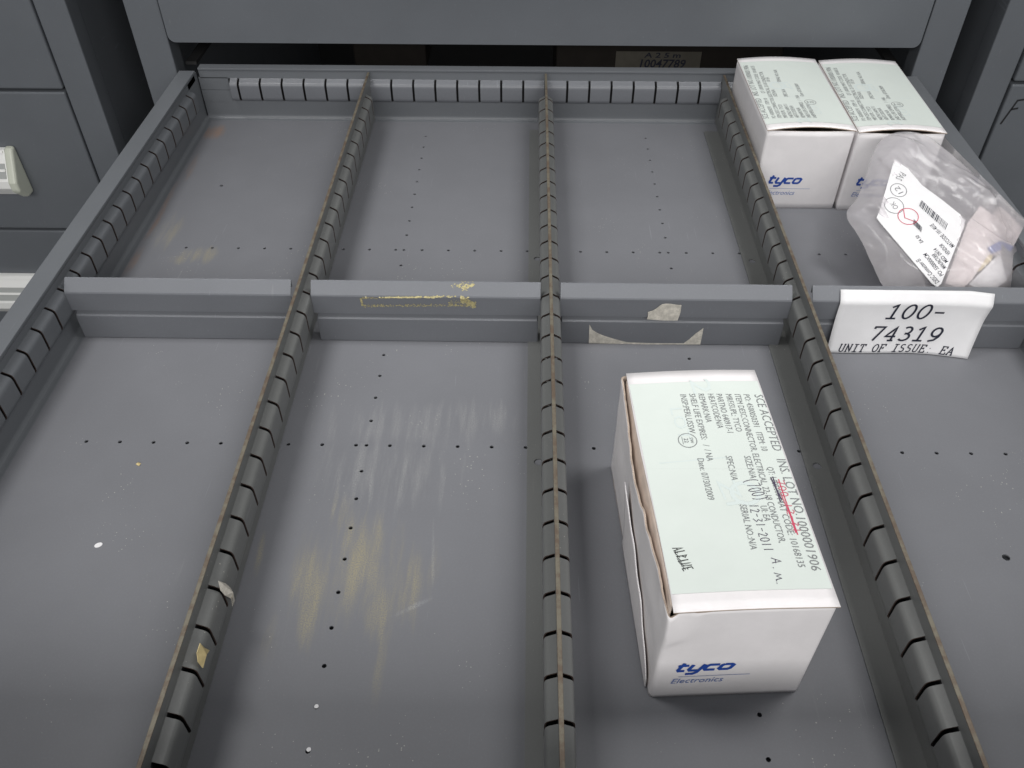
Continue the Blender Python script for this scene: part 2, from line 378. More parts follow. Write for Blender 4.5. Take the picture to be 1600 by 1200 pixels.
mesh_obj('front_panel', [(x, FY - .1, z) for x, z in prof] + [(x, FY + .5, z) for x, z in prof], [tuple(range(n)), tuple(range(n, 2 * n))[::-1]] + [(i, (i + 1) % n, n + (i + 1) % n, n + i) for i in range(n)], M['cabinet'], up)
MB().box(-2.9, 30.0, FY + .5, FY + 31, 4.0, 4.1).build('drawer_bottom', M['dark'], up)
handle(up, 4, 23, 10.2, 1)
closed_drawer('blank grey drawer front of the neighbouring cabinet, above its handled drawers', -40.9, -8.68, 1.20, 9.0)
closed_drawer('neighbouring drawer under the blank one, aluminium handle with ivory end cap', -40.9, -8.68, -6.46, 1.06, -1.75, (-34, -12.55), 1)
closed_drawer('lowest grey drawer of the neighbouring cabinet beside the open drawer wall, with aluminium handle', -40.9, -8.68, -13.9, -6.6, -9.35, (-34, -12.55), 1)
dr = closed_drawer('grey drawer front with black marker stroke on the cabinet behind the plastic bag', 34.92, 66, -6.6, 1.8)
closed_drawer('blank grey drawer front above the drawer with the marker stroke', 34.92, 66, 1.94, 9.0)
ink = Ink()
A = lambda u, v: (lambda q: (q[0], q[2]))(ony(u, v, FY - .1))
for pl in ([A(1563, 194), A(1590, 157), A(1603, 155), A(1612, 155)], [A(1580, 171), A(1591, 169)]): ink.add(stroke(pl, .09))
ink.build('marker_stroke', M['marker'], dr, lambda x, y: (x, FY - .108, y))

# things in the dark behind the drawer
e = empty('cardboard_box', (8, 26, -3), 'brown cardboard box with shade in its colour, deep inside the cabinet behind the open drawer', 'box')
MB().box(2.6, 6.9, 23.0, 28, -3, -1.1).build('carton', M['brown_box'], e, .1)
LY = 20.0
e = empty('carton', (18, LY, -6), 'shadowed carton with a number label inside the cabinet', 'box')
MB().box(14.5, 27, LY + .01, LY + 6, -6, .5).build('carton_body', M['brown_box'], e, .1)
a_, b__ = ony(963, 80, LY), ony(1092, 112, LY); lw, lh = b__[0] - a_[0], a_[2] - b__[2]
def lab(x, y, d=0): return (a_[0] + x * lw, LY - d, b__[2] + y * lh)
mesh_obj('number_label', [lab(0, 0), lab(1, 0), lab(1, 1), lab(0, 1)], [(0, 1, 2, 3)], M['shaded_paper'], e)
ink = Ink(); ink.add(fit_text('10047789', (.29, .20), (.83, .20), .40, .15, .02)); ink.add(fit_text('A 2 5 m', (.33, .70), (.76, .70), .24, .1, .02))
ink.build('printed_number', M['ink_bold'], e, lambda x, y: lab(x, y, .01))

# ================================================================== OPEN DRAWER
XL, XR, YB, YF = -2.15, 29.62, 10.68, -20.9
HW = 2.38
drawer = empty('open_drawer', (13.7, -5, -.5), 'grey steel drawer pulled out and split into compartments', 'drawer')
holes = []
for y in (0.0, -10.0):
    for i in range(0, 30):
        if i in (5, 14, 22, 23) and True: continue
        if -1.5 < i < 29.2: holes.append((i, y, .060))
for cx in (8.31, 18.32):
    for j in range(0, 29):
        if j in (11, 12, 13, 14): continue
        holes.append((cx, 9 - j, .058))
for j in range(2, 29, 9): pass
holes += [onz(346, 290)[:2].tolist() + [.075], onz(1572, 871)[:2].tolist() + [.105]]
sheet_with_holes('floor_pan', (XL, XR, YF, YB), 0, holes, M['floor'], drawer, .04)
MB().box(XL, XR, YF, YB, -.20, -.15).build('hole_backing', M['paint'], drawer)  # sheet added under the pan so the floor holes look dark

SLOT = .10
RIB = [(0, 1.915), (.02, 1.90), (.20, 1.812), (.25, 1.78), (.285, 1.735), (.305, 1.67), (.31, 1.60), (.31, 1.14), (.30, 1.06), (.27, 1.0), (.22, .955), (0, .86)]
def rib_teeth(slots, lo, hi, side, base, axis, scale=1.0):
    """slotted rib: one shell piece between every two slots"""
    mb = MB(); cuts = sorted(s for s in slots if lo < s < hi); ends = [lo] + sum(([s - SLOT / 2, s + SLOT / 2] for s in cuts), []) + [hi]
    prof = thick([(base + side * c * scale, z) for c, z in RIB], .035 * (-side))
    for a, b_ in zip(ends[0::2], ends[1::2]):
        if b_ - a > .05: mb.extrude(prof, a, b_, axis)
    return mb
def smooth_rib(o):
    for p in o.data.polygons: p.use_smooth = True
    o.data.set_sharp_from_angle(angle=math.radians(40))
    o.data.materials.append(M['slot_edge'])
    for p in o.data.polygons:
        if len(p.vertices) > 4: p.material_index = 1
    return o
def fillet(base, side, r=.16):
    return [(base, r)] + [(base + side * r * (1 - math.cos(a)), r - r * math.sin(a)) for a in np.linspace(0, math.pi / 2, 5)][1:]
ySlots = [k + .88 - 1 for k in range(-20, 11)]
xSlots = [k + .73 for k in range(-3, 29)]
def side_wall(x, s, lipw):
    """s = +1: interior lies towards +x"""
    lip = [(x - s * lipw, HW - .35), (x - s * lipw, HW), (x + s * .08, HW), (x + s * .08, HW - .1), (x, HW - .2), (x, 1.90)]
    wall = MB().extrude(thick(lip, .05 * (1 if s > 0 else -1) * -1), YF, YB - .30, 'y')
    low = [(x, .86)] + fillet(x, s)[0:] + [(x + s * .3, .004)]
    wall.extrude(thick(low, .05 * -s), YF, YB, 'y')
    MB().box(*sorted((x - s * .10, x - s * .07)), YF, YB, .8, 1.95).build('slot_shade_sheet', M['dark'], drawer)  # added dark sheet, paints the shade seen through the side slots
    w_ = wall.build('side_wall', M['wallpaint'], drawer, .025)
    smooth_rib(rib_teeth(ySlots, -20.4, 9.35, s, x, 'y', .85).build('slotted_rib', M['wallpaint'], w_))
    # plain corner piece behind the last slot
    MB().box(*sorted((x, x - s * .05)), 9.35, YB, .86, HW - .2).build('corner_plate', M['wallpaint'], w_)
side_wall(XL, 1, .62); side_wall(XR, -1, .62)
lip = [(YB + .42, HW - .35), (YB + .42, HW), (YB - .03, HW), (YB - .03, HW - .08), (YB, HW - .12), (YB, 1.90)]
bw = MB().extrude(thick(lip, .05), XL + .12, XR - .12, 'x'); bw.extrude(thick([(YB, .86)] + fillet(YB, -1) + [(YB - .3, .005)], .05), XL + .05, XR - .05, 'x')
MB().box(XL, XR, YB + .07, YB + .10, .8, 1.95).build('slot_shade_sheet', M['dark'], drawer)  # same added dark sheet for the shade in the back wall slots
bw = bw.build('back_wall', M['wallpaint'], drawer, .025)
smooth_rib(rib_teeth(xSlots + [-.7], -.72, 28.2, -1, YB, 'x').build('slotted_rib', M['paint'], bw))
for xa, xb in ((XL + .05, -.76), (28.24, XR - .05)):
    MB().box(xa, xb, YB, YB + .05, 1.36, 1.94).box(xa, xb, YB - .012, YB + .05, .8, 1.34).build('corner_plate', M['wallpaint'], bw)
fw = MB().box(XL - .6, XR + .6, YF - .12, YF, -.3, HW).build('front_wall', M['wallpaint'], drawer, .05)
MB().box(XL - .75, XR + .75, YF - .8, YF - .13, -1.6, 3.3).build('front_panel', M['cabinet'], drawer, .09)

# ---- long slotted dividers
HD = 2.30
def long_divider(x, label, flange_holes):
    e = empty('long_divider', (x, -5, 0), label, 'divider', 'slotted dividers running the length of the drawer')
    s = MB().box(x - .045, x + .045, YF + .35, YB - .12, 1.885, HD - .03).box(x - .05, x + .05, YF + .35, YB - .12, .05, .875).build('sheet', M['divider'], e)
    MB().box(x - .052, x + .052, YF + .35, YB - .12, HD - .03, HD).build('worn_top_edge', M['edge'], e, .012)
    for sd in (-1, 1): smooth_rib(rib_teeth(ySlots, -20.15, 9.15, sd, x + sd * .045, 'y', .88).build('slotted_rib', M['divider'], e))
    MB().box(x - .045, x + .045, 9.15, YB - .12, .875, 1.885).build('end_plate', M['divider'], e)
    MB().box(x - .045, x + .045, YF + .35, -20.15, .875, 1.885).build('end_plate', M['divider'], e)
    MB().box(x - .03, x + .03, -20.15, 9.15, .85, 1.9).build('slot_shade_sheet', M['dark'], e)  # dark core added in the hollow rib as painted slot shade
    sheet_with_holes('floor_flange', (x - .70, x - .04, YF + .4, YB - 1.05), .045, [(x - .37, yy, .13) for yy in flange_holes], M['divider'], e, .04)
long_divider(5.74, 'slotted long divider with torn paper scraps stuck on its ribs', (-.55, -10.6))
long_divider(13.74, 'slotted long divider in the middle of the drawer, beside the single carton', (-.55, -10.6))
long_divider(21.74, 'slotted long divider between the single carton and the white number label', (-.55, -10.6))

# ---- cross dividers
YC = -5.27
def cross_divider(x0, x1, label):
    e = empty('cross_divider', ((x0 + x1) / 2, YC, 0), label, 'divider', 'short cross dividers in one row')
    top = [(YC + .36, 1.95), (YC + .40, 2.17), (YC + .37, 2.21), (YC + .33, 2.20), (YC + .02, 1.88), (YC, 1.83), (YC, 1.14), (YC + .14, 1.08), (YC + .14, 1.05)]
    # label ledge on top, stepped panel below
    MB().extrude(thick(top, .04), x0 + .02, x1 - .02, 'x').build('label_ledge', M['paint'], e, .012)
    lowp = [(YC + .14, 1.13), (YC + .13, 1.05), (YC + .02, .98), (YC - .03, .93), (YC - .03, .02)]
    MB().extrude(thick(lowp, .05), x0 + .10, x1 - .10, 'x').build('panel', M['paint'], e, .012)
    for xx in (x0 + .08, x1 - .12): MB().box(xx, xx + .04, YC - .02, YC + .42, .05, .90).build('end_tab', M['paint'], e)
    return e
bounds = [(XL + .24, 5.74 - .30), (5.74 + .30, 13.74 - .30), (13.74 + .30, 21.74 - .30), (21.74 + .30, XR - .24)]
cds = [cross_divider(*bounds[0], 'clean short cross divider next to the drawer side wall'),
       cross_divider(*bounds[1], 'short cross divider with a yellow glue outline'),
       cross_divider(*bounds[2], 'short cross divider with torn cream paper remnants'),
       cross_divider(*bounds[3], 'short cross divider carrying the white number label')]
# glue outline on the second
def flake(mb, c, r, n=5):
    a0 = rnd.random() * 6; k = len(mb.v)
    mb.add([(c[0] + r * rnd.uniform(.5, 1.3) * math.cos(a0 + i * 6.283 / n), c[1], c[2] + r * .6 * rnd.uniform(.5, 1.3) * math.sin(a0 + i * 6.283 / n)) for i in range(n)], [tuple(range(n))])
g = MB()
def gp(u, v):
    q = ony(u, v, YC - .006)
    return q if q[2] < 1.8 else None
def spray(u0, v0, u1, v1, n, j, r, keep=1.0):
    for i in range(n):
        t_ = rnd.random(); 
        if rnd.random() > keep: continue
        u = u0 + (u1 - u0) * t_ + rnd.gauss(0, j * .5); v = v0 + (v1 - v0) * t_ + rnd.gauss(0, j)
        q = ony(u, v, YC - .006 - rnd.random() * .02)
        if q[2] <= 1.82 and q[2] > 1.15: flake(g, q, rnd.uniform(.4, 1) * r)
        elif q[2] > 1.82:
            nrm = np.array([0, -.707, .707]); q = onplane(u, v, (0, YC - .006 - rnd.random() * .02, 1.85), nrm); c = q
            k = len(g.v); a0 = rnd.random() * 6; rr = rnd.uniform(.4, 1) * r
            g.add([(c[0] + rr * math.cos(a0 + i * 1.257), c[1] + rr * .5 * math.sin(a0 + i * 1.257), c[2] + rr * .5 * math.sin(a0 + i * 1.257)) for i in range(5)], [(0, 1, 2, 3, 4)])
spray(563, 466, 715, 463, 170, .6, .035); spray(566, 478, 735, 477, 210, .9, .035); spray(563, 465, 567, 478, 50, .8, .04); spray(720, 466, 742, 478, 170, 2.5, .05); spray(700, 474, 735, 470, 60, 2, .03)
spray(705, 447, 742, 443, 70, 2.2, .04); spray(722, 452, 740, 445, 60, 1.2, .05); spray(600, 465, 680, 464.5, 90, .4, .04)
o = g.build('glue_residue', M['glue'], cds[1]); o['kind'] = 'stuff'
# torn paper remnants on the third
def flat_px(name, label, pts, yplane, mat, cat='paper', t=.012):
    P = [ony(u, v, yplane) for u, v in pts]; n = len(P)
    v = [tuple(p) for p in P] + [(p[0], p[1] - t, p[2]) for p in P]
    o = mesh_obj(name, v, [tuple(range(n))[::-1], tuple(range(n, 2 * n))] + [(i, (i + 1) % n, n + (i + 1) % n, n + i) for i in range(n)], mat); return tag(o, label, cat)
def ragged(pts, j, k=4):
    out = []
    for i, p in enumerate(pts):
        q = pts[(i + 1) % len(pts)]
        for s_ in range(k): out.append((p[0] + (q[0] - p[0]) * s_ / k + rnd.gauss(0, j), p[1] + (q[1] - p[1]) * s_ / k + rnd.gauss(0, j)))
    return out
flat_px('paper_scrap', 'small cream torn label remnant on the step of the cross divider', ragged([(1011, 499), (1012, 489), (1026, 482), (1035, 475), (1048, 475), (1064, 476), (1063, 488), (1059, 501), (1036, 501)], .5, 2), YC - .035, M['torn'])
tl = [(920, 536), (921, 507)] + [(921 + 60 * t_, 508 + 27 * math.sqrt(t_)) for t_ in np.linspace(.08, 1, 9)] + [(1020, 536.3), (1068, 536.5), (1077, 530), (1086, 522), (1099, 512.5), (1097, 524), (1094, 538), (1010, 537.8)]
flat_px('paper_scrap', 'wide torn label remnant along the foot of the cross divider', tl, YC - .036, M['torn'])

# ---- white number label hanging over the fourth cross divider
LC = [ony(1313, 449, YC + .30)[0], ony(1551, 460, YC + .18)[0], ony(1293, 541, YC - .30)[0], ony(1514, 552, YC - .55)[0]]
def number_label(s_, t_):
    """s 0..1 along the width, t 0..1 downwards"""
    x = (LC[0] * (1 - s_) + LC[1] * s_) * (1 - t_) + (LC[2] * (1 - s_) + LC[3] * s_) * t_
    if t_ < .16: y = YC + .25 - .30 * t_ / .16; z = 2.17 - .29 * t_ / .16
    else:
        k = (t_ - .16) / .84; y = YC - .05 - .27 * k ** 1.6; z = 1.88 - 1.85 * k
    curl = max(0, s_ - .55) / .45
    y -= .22 * curl ** 2 * t_ + .14 * max(0, s_ - .85) / .15 * max(0, 1 - t_ * 2.5)
    y -= .02 * (1 + math.sin(s_ * 8)) * t_
    return np.array([x, y - .03, z])
nl = grid('number_label', number_label, 26, 24, M['white_paper'], None, .012)
tag(nl, 'white paper label printed 100-74319 UNIT OF ISSUE: EA on the cross divider', 'label')
def on_nl(x, y):
    s_, t_ = x, 1 - y; e_ = 1e-3
    p = number_label(s_, t_); n = np.cross(number_label(s_ + e_, t_) - p, number_label(s_, t_ - e_) - p); n /= np.linalg.norm(n)
    if n[1] > 0: n = -n
    return p + n * .016
ink = Ink()
typewriter(ink, '100-', .325, .735, .58, .235, .029, .10)
typewriter(ink, '74319', .265, .775, .21, .225, .029, .10)
typewriter(ink, 'UNIT OF ISSUE: EA', .075, .895, .025, .12, .016, .10)
ink.build('printed_text', M['ink_bold'], nl, on_nl)

# ---- paper scraps stuck on the long divider
def scrap(label, pts, xp, mat, curl, floor=False):
    P = [onz(u, v, .02) if floor else onplane(u, v, (xp + rnd.uniform(0, .05), 0, 0), np.array([1., 0, 0])) for u, v in pts]
    out = np.array([0, 0, 1.]) if floor else np.array([1., 0, .2])
    n = len(P); mid = np.mean(P, axis=0) + out * curl
    v = [tuple(p) for p in P] + [tuple(mid)] + [tuple(p - out * .015) for p in P]
    f = [(i, (i + 1) % n, n) for i in range(n)] + [(i, n + 1 + i, n + 1 + (i + 1) % n, (i + 1) % n) for i in range(n)]
    return tag(mesh_obj('paper_scrap', v, f, mat), label, 'paper')
scrap('cream torn paper scrap hooked in a slot of the long divider', ragged([(342, 908), (352, 911), (360, 917), (364, 926), (367, 938), (364, 947), (362, 936), (352, 930), (345, 922)], .4, 1), 6.09, M['torn'], .12)
scrap('yellow torn paper scrap stuck under a slot of the long divider', ragged([(313, 1005), (319, 1012), (327, 1017), (319, 1021), (313, 1026), (316, 1036), (317, 1044), (310, 1034), (308, 1020)], .3, 1), 6.09, M['yellow_paper'], .10)

# ---- white discs standing in for floor holes bright with light from below
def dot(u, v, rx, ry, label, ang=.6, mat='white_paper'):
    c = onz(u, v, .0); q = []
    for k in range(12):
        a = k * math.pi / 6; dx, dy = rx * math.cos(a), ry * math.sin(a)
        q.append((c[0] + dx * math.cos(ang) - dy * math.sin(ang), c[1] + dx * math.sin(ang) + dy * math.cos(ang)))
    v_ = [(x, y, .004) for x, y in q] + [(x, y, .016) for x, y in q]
    return tag(mesh_obj('bright_hole_disc', v_, [tuple(range(12))[::-1], tuple(range(12, 24))] + [(i, (i + 1) % 12, 12 + (i + 1) % 12, 12 + i) for i in range(12)], M[mat]), label, 'paper')
dot(154, 852, .105, .075, 'white oval disc standing in for a bright floor hole in the front compartment by the side wall', .5)
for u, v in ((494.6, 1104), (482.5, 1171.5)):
    o = dot(u, v, .05, .05, 'small white disc standing in for light through a floor hole of the glue-stained compartment'); o['group'] = 'white discs for lit holes in the row of floor holes'
scrap('tiny crumb of yellow paper on the floor by the side wall', [(212, 725), (216, 722), (220, 724), (217, 728)], 0, M['yellow_paper'], .05, True)

# ================================================================== CARTONS
BW, BL, BH = 3.45, 6.98, 3.58
def px2box(u, v):  # front carton's lid frame, used to lay out the label lines: a = metres along (back->front), b = from the right edge leftwards
    p = onz(u, v, BH + .03); r = Matrix.Rotation(-FB_ROT, 2) @ Vector((p[0] - FB[0], p[1] - FB[1])); return (BL - r[1], BW - r[0])
FB = (15.86, -17.64); FB_ROT = math.atan2(-17.27 + 17.55, 3.55) * .75
LINES = [  # text, start px, end px, letter height
 ('SCE ACCEPTED   INS. LOT NO.', (1178, 618), (1243, 806), .235), ('1000001906', (1243, 810), (1268, 893), .225),
 ('PO: 4500050391   ITEM: 10', (1161, 618), (1190, 706), .165), ('QT: 1,000.000', (1195, 724), (1212, 776), .165), ('MAT CODE: 10168135', (1213, 780), (1247, 888), .165),
 ('ITEM DESC:CONNECTOR, ELECTRICAL, 22-18 CONDUCTOR,', (1147, 618), (1217, 850), .165),
 ('MRF/SUPL: TYCO', (1133, 618), (1150, 676), .165), ('SIZE:N/A', (1162, 714), (1172, 749), .165), ('UI: EA', (1187, 792), (1194, 816), .165),
 ('PARTNO 640917-1', (1118, 618), (1136, 678), .165),
 ('HEATCODE:N/A', (1105, 618), (1121, 671), .165), ('SPEC:N/A', (1133, 714), (1143, 752), .165), ('SERIAL NO.:N/A', (1155, 790), (1172, 861), .165),
 ('REMARK:N/A', (1090, 618), (1103, 662), .165),
 ('SHELF LIFE EXPIRES:   /  / NA', (1076, 618), (1105, 722), .165),
 ('INSP:PERLUSSW', (1062, 619), (1077, 679), .165), ('Date: 07/30/2009', (1089, 718), (1106, 783), .165)]
TYCO = [  # bold slanted logo letters, unit height, drawn as thick strokes
 [(.20, 1.28), (.12, .30), (.20, .12), (.52, .12)], [(-.05, .90), (.55, .90)],
 [(.78, .98), (.72, .30), (.82, .12), (1.22, .12)], [(1.42, .98), (1.28, -.20), (1.12, -.38), (.72, -.38)],
 [(2.26, .86), (1.74, .86), (1.62, .72), (1.58, .30), (1.68, .12), (2.20, .12)],
 [(2.56, .86), (2.94, .86), (3.06, .74), (3.02, .26), (2.90, .12), (2.50, .12), (2.40, .26), (2.44, .74), (2.56, .86)]]
SEG = {'1': [[(.3, 1), (.25, 0)]], '2': [[(.05, .8), (.25, 1), (.5, .8), (.1, .05), (.6, 0)]], '3': [[(.1, 1), (.5, .9), (.2, .55), (.5, .3), (.05, 0)]],
       '0': [arc(.3, .5, .25, .5, 90, 450, 10)], '7': [[(0, .95), (.5, 1), (.2, 0)]], '-': [[(.05, .5), (.5, .5)]], '(': [arc(.5, .5, .4, .65, 110, 250, 6)], ')': [arc(0, .5, .4, .65, 70, -70, 6)],
       'A': [[(0, 0), (.3, 1), (.5, 0)], [(.1, .4), (.5, .4)]], 'M': [[(0, 0), (.15, .7), (.3, .2), (.5, .7), (.65, .1), (.8, .1)]], '.': [[(.2, 0), (.28, .06)]],
       'L': [[(.1, 1), (.05, 0), (.5, .05)]], 'P': [[(.1, 0), (.15, 1), (.5, .8), (.15, .5)]], 'I': [[(.25, 1), (.2, 0)]], 'N': [[(0, 0), (.1, 1), (.4, 0), (.55, 1)]], 'E': [[(.5, 1), (.1, .95), (.1, 0), (.55, .05)], [(.1, .5), (.4, .5)]], ' ': []}
def scrawl(ink, body, p0, p1, h, wd):
    p0 = np.array(p0); p1 = np.array(p1); d = (p1 - p0) / len(body); n = np.array([-d[1], d[0]]) / np.linalg.norm(d)
    for i, ch in enumerate(body):
        j = rnd.uniform(-.06, .06)
        for pl in SEG[ch]:
            ink.add(stroke([tuple(p0 + d * (i + x * 1.35) + n * ((y + j) * h)) for x, y in pl], wd))
def carton(label, ox, oy, rot, opened, hand_notes, flip, arch, w_=BW, l_=BL, h_=BH, group=None):
    c_, s__ = math.cos(rot), math.sin(rot)
    def G(x, y, z): return np.array([ox + x * c_ - y * s__, oy + x * s__ + y * c_, z])
    e = empty('carton', (ox, oy, 0), label, 'box', group)
    # --- walls: rounded rectangle swept upwards
    r = .10; per = []
    for cx, cy, a0 in ((w_ - r, r, -90), (w_ - r, l_ - r, 0), (r, l_ - r, 90), (r, r, 180)):
        per += [(cx + r * math.cos(math.radians(a0 + k * 22.5)), cy + r * math.sin(math.radians(a0 + k * 22.5))) for k in range(5)]
    # densify the straight runs
    full = []
    for i, p in enumerate(per):
        q = per[(i + 1) % len(per)]; L = math.dist(p, q); k = max(1, int(L / (.16 if opened else .35)))
        full += [(p[0] + (q[0] - p[0]) * j / k, p[1] + (q[1] - p[1]) * j / k) for j in range(k)]
    NV = 30 if opened else 14; NU = len(full)
    def wall(i, j):
        x, y = full[i % NU]; t_ = j / NV; ztop = h_
        if opened:
            left = max(0, 1 - x / .25); ymid = math.exp(-((y - l_ * .52) / (l_ * .30)) ** 2)
            if left > 0:
                ztop = h_ - .05 - left * (.16 * ymid + .05 * math.sin(y * 9.1) * ymid + .10 * (mnoise.noise(Vector((y * 1.7, 3, 1))) + .5 * mnoise.noise(Vector((y * 6.3, 8, 2))))) 
                x -= left * (.15 * ymid) * t_ ** 1.4
            dent = math.exp(-((x - .0) / .55) ** 2 - ((y - 0) / .5) ** 2)
            ztop -= .26 * dent; z = ztop * t_
            crk = dent * max(0, t_ - .55) / .45 * (1 - abs(mnoise.noise(Vector((x * 1.8 + y * 1.6, z * 2.3 - x * 1.2, 4)))) * 2.4)
            if y < .3: y -= .12 * crk
            elif x < .3: x -= .10 * crk
            if x < .2 and y > .3: x -= .03 * mnoise.noise(Vector((y * .9, z * 1.1, 7)))
            y += .10 * dent * max(0, t_ - .78) / .22 * (1 if y < l_ / 2 else 0)
            x += .05 * dent * t_
            if y < .3: y += .035 * math.sin(t_ * 3.14) * math.sin(x / w_ * 3.14)
        else:
            z = ztop * t_
            if y < .3: y -= .05 * math.sin(t_ * 3.1) * math.sin(x / w_ * 3.14)
            if y < .2: z -= .03 * t_ * math.sin(x / w_ * 3.14)
        return G(x, y, z + .012)
    body = grid('body', lambda a, b_: wall(round(a * NU), round(b_ * NV)), NU, NV, [M['carton'], M['kraft']], e, .045, True, True, 1)
    mesh_obj('bottom', [tuple(G(x, y, .03)) for x, y in full], [tuple(range(NU))], M['kraft'], e)
    # --- lid: a bowed panel with a tucked front edge
    lx0 = .10 if opened else -.01
    def lid_z(x, y):
        s = (x - lx0) / (w_ - lx0); t_ = y / l_
        z = h_ + .035 + arch * math.sin(max(0, min(1, s)) * math.pi) * (.25 + .75 * abs(2 * t_ - 1) ** 1.5) 
        if not opened: z += .055 * (max(0, 1 - t_ * 5)) * math.sin(max(0, min(1, s)) * math.pi) ** .8
        return z
    def lidp(x, y, lift=0): return G(x, y, lid_z(x, y) + lift)
    grid('lid', lambda a, b_: lidp(lx0 + (w_ + .02 - lx0) * a + (.02 * math.sin(b_ * 7) if a < .01 and opened else 0), -.02 + (l_ + .03) * b_), 16, 28, [M['carton'], M['kraft']], e, .04, True, False, 1)
    if opened:   # loose outer ply peeling off the torn side
        def ply(a, b_):
            y = .25 + l_ * .56 * a; z = .03 + (.35 + 2.3 * a ** .8 + .14 * mnoise.noise(Vector((a * 7, 2, 5)))) * b_; t_ = min(1, z / h_)
            bul = .15 * math.exp(-((y - l_ * .52) / (l_ * .30)) ** 2) * t_ ** 1.4
            return G(-.035 - bul - (.015 + .06 * a ** 3) * b_ ** 2, y, z)
        grid('peeling_ply', ply, 28, 12, [M['kraft'], M['carton']], e, .025, True, False, 1)
    if opened:   # side tuck flap bent down into the gap
        grid('tuck_flap', lambda a, b_: G(lx0 + .03 - .16 * b_ * math.sin(a * 3.1) - .03 * b_, .18 + (l_ - .4) * a, h_ + .0 - (.55 + .06 * math.sin(a * 6)) * b_ - .18 * b_ * math.sin(a * 3.1)), 28, 6, M['flap'], e, .03)
    # --- pasted label with its print
    m0, m1 = (.40, .42)
    lab_ = grid('pasted_label', lambda a, b_: lidp(lx0 + .03 + (w_ - .05 - lx0) * a, m0 + (l_ - m0 - m1) * b_, .012), 16, 28, M['label'], e)
    def on_lid(x, y):   # label frame: x along the reading direction, y up the letters
        # x = distance from the start edge (back when not flipped), y = -(distance from the right edge)
        bx, by = w_ + y, l_ - x
        if flip: bx, by = w_ - bx, l_ - by
        return lidp(bx, by, .021)
    K = w_ / BW; Q = lambda u, v: (lambda q: (q[0] * l_ / BL, -q[1] * K))(px2box(u, v))
    ink = Ink()
    for body_, a, b_, hh in LINES:
        A0 = np.array(Q(*a)); B0 = np.array(Q(*b_)); B0 = np.array([B0[0], A0[1] + (B0[1] - A0[1])]); ink.add(fit_text(body_, A0, B0, hh * .92, .06, -.004))
    c0 = Q(1074, 690); ink.add(stroke(arc(c0[0], c0[1], .22, .22, 0, 360, 24), .018)); ink.add(fit_text('SW', (c0[0] - .09, c0[1] + .06), (c0[0] + .09, c0[1] + .06), .08)); ink.add(fit_text('22', (c0[0] - .07, c0[1] - .08), (c0[0] + .07, c0[1] - .08), .10)); ink.add(stroke([(c0[0] - .12, c0[1] - .12), (c0[0] + .12, c0[1] - .12)], .012))
    ink.build('printed_text', M['ink'], lab_, on_lid)
    gh = Ink()
    for tx, a, b_, hh in (('ZI', (1118, 752), (1136, 792), .42), ('2', (1076, 596), (1084, 618), .5), ('LOT', (1046, 640), (1062, 690), .3)): gh.add(fit_text(tx, Q(*a), Q(*b_), hh))
    cg = Q(1164, 772); gh.add(stroke(arc(cg[0], cg[1], .3, .3, 0, 360, 20), .10)); gh.add(stroke([Q(1030, 725), Q(1135, 716)], .03))
    gh.build('ghost_print', M['faint'], lab_, lambda x, y: on_lid(x, y) - np.array([0, 0, .004]))
    if hand_notes:
        ink = Ink(); scrawl(ink, '(700)', Q(1162, 752), Q(1179, 786), .30, .016); scrawl(ink, '12-31-2011', Q(1169, 790), Q(1195, 866), .20, .016); scrawl(ink, 'A.M.', Q(1203, 874), Q(1214, 922), .20, .017)
        ink.add(stroke([Q(1204, 748), Q(1221, 782)], .03)); ink.add(stroke([Q(1207, 746), Q(1219, 786)], .025)); ink.build('pen_note', M['pen'], lab_, lambda x, y: on_lid(x, y))
        ink = Ink(); scrawl(ink, 'ALPINE', Q(1051, 858), Q(1068, 896), .22, .020)
        for k in range(5): ink.add(stroke([Q(1053 + k * 1.5, 862 + k * 4), Q(1059 + k * 3, 866 + k * 6.5)], .014))
        ink.build('marker_note', M['marker'], lab_, on_lid)
        ink = Ink()
        scrawl(ink, '700 12-31', Q(1212, 752), Q(1240, 836), .17, .018)
        ink.add(stroke([Q(1216, 750), Q(1226, 780), Q(1246, 837)], .026)); ink.add(stroke([Q(1221, 776), Q(1234, 806), Q(1243, 834)], .022))
        ink.build('red_pen_note', M['pen_red'], lab_, on_lid)
    # --- logo on the front
    kx = .30 * w_ / BW; ky = .155
    def on_front(x, y):
        xi = min(w_ - .12, max(.12, x)); t_ = max(0, min(1, (y - .012) / h_)); yy = .0
        if opened: yy = .035 * math.sin(t_ * 3.14) * math.sin(xi / w_ * 3.14)
        else: yy = -.05 * math.sin(t_ * 3.1) * math.sin(xi / w_ * 3.14)
        return G(x, yy - .014, y)
    lx, lz = .44, 1.14
    ink = Ink()
    for pl in TYCO: ink.add(stroke([(lx + (x * .40 + y * .09), lz + y * .28) for x, y in pl], .085))
    ink.build('logo_name', M['blue'], body, on_front)
    ink = Ink(); ink.add(stroke([(lx + .12, lz - .22), (lx + 1.72, lz - .22)], .014)); ink.add(fit_text('Electronics', (lx - .02, lz - .50), (lx + 1.16, lz - .50), .20, .28))
    ink.build('logo_tagline', M['blue_soft'], body, on_front)
    return e
carton('opened white carton standing alone, torn left side and handwritten notes on its label', FB[0], FB[1], FB_ROT, True, True, False, .05)
carton('closed white carton against the long slotted divider, one of a pair', 22.00, 3.20, .004, False, False, True, .10, 3.33, 6.50, 3.36, 'pair of closed cartons')
carton('closed white carton partly behind the plastic bag, one of a pair', 25.42, 3.12, -.006, False, False, True, .10, 3.26, 6.50, 3.34, 'pair of closed cartons')

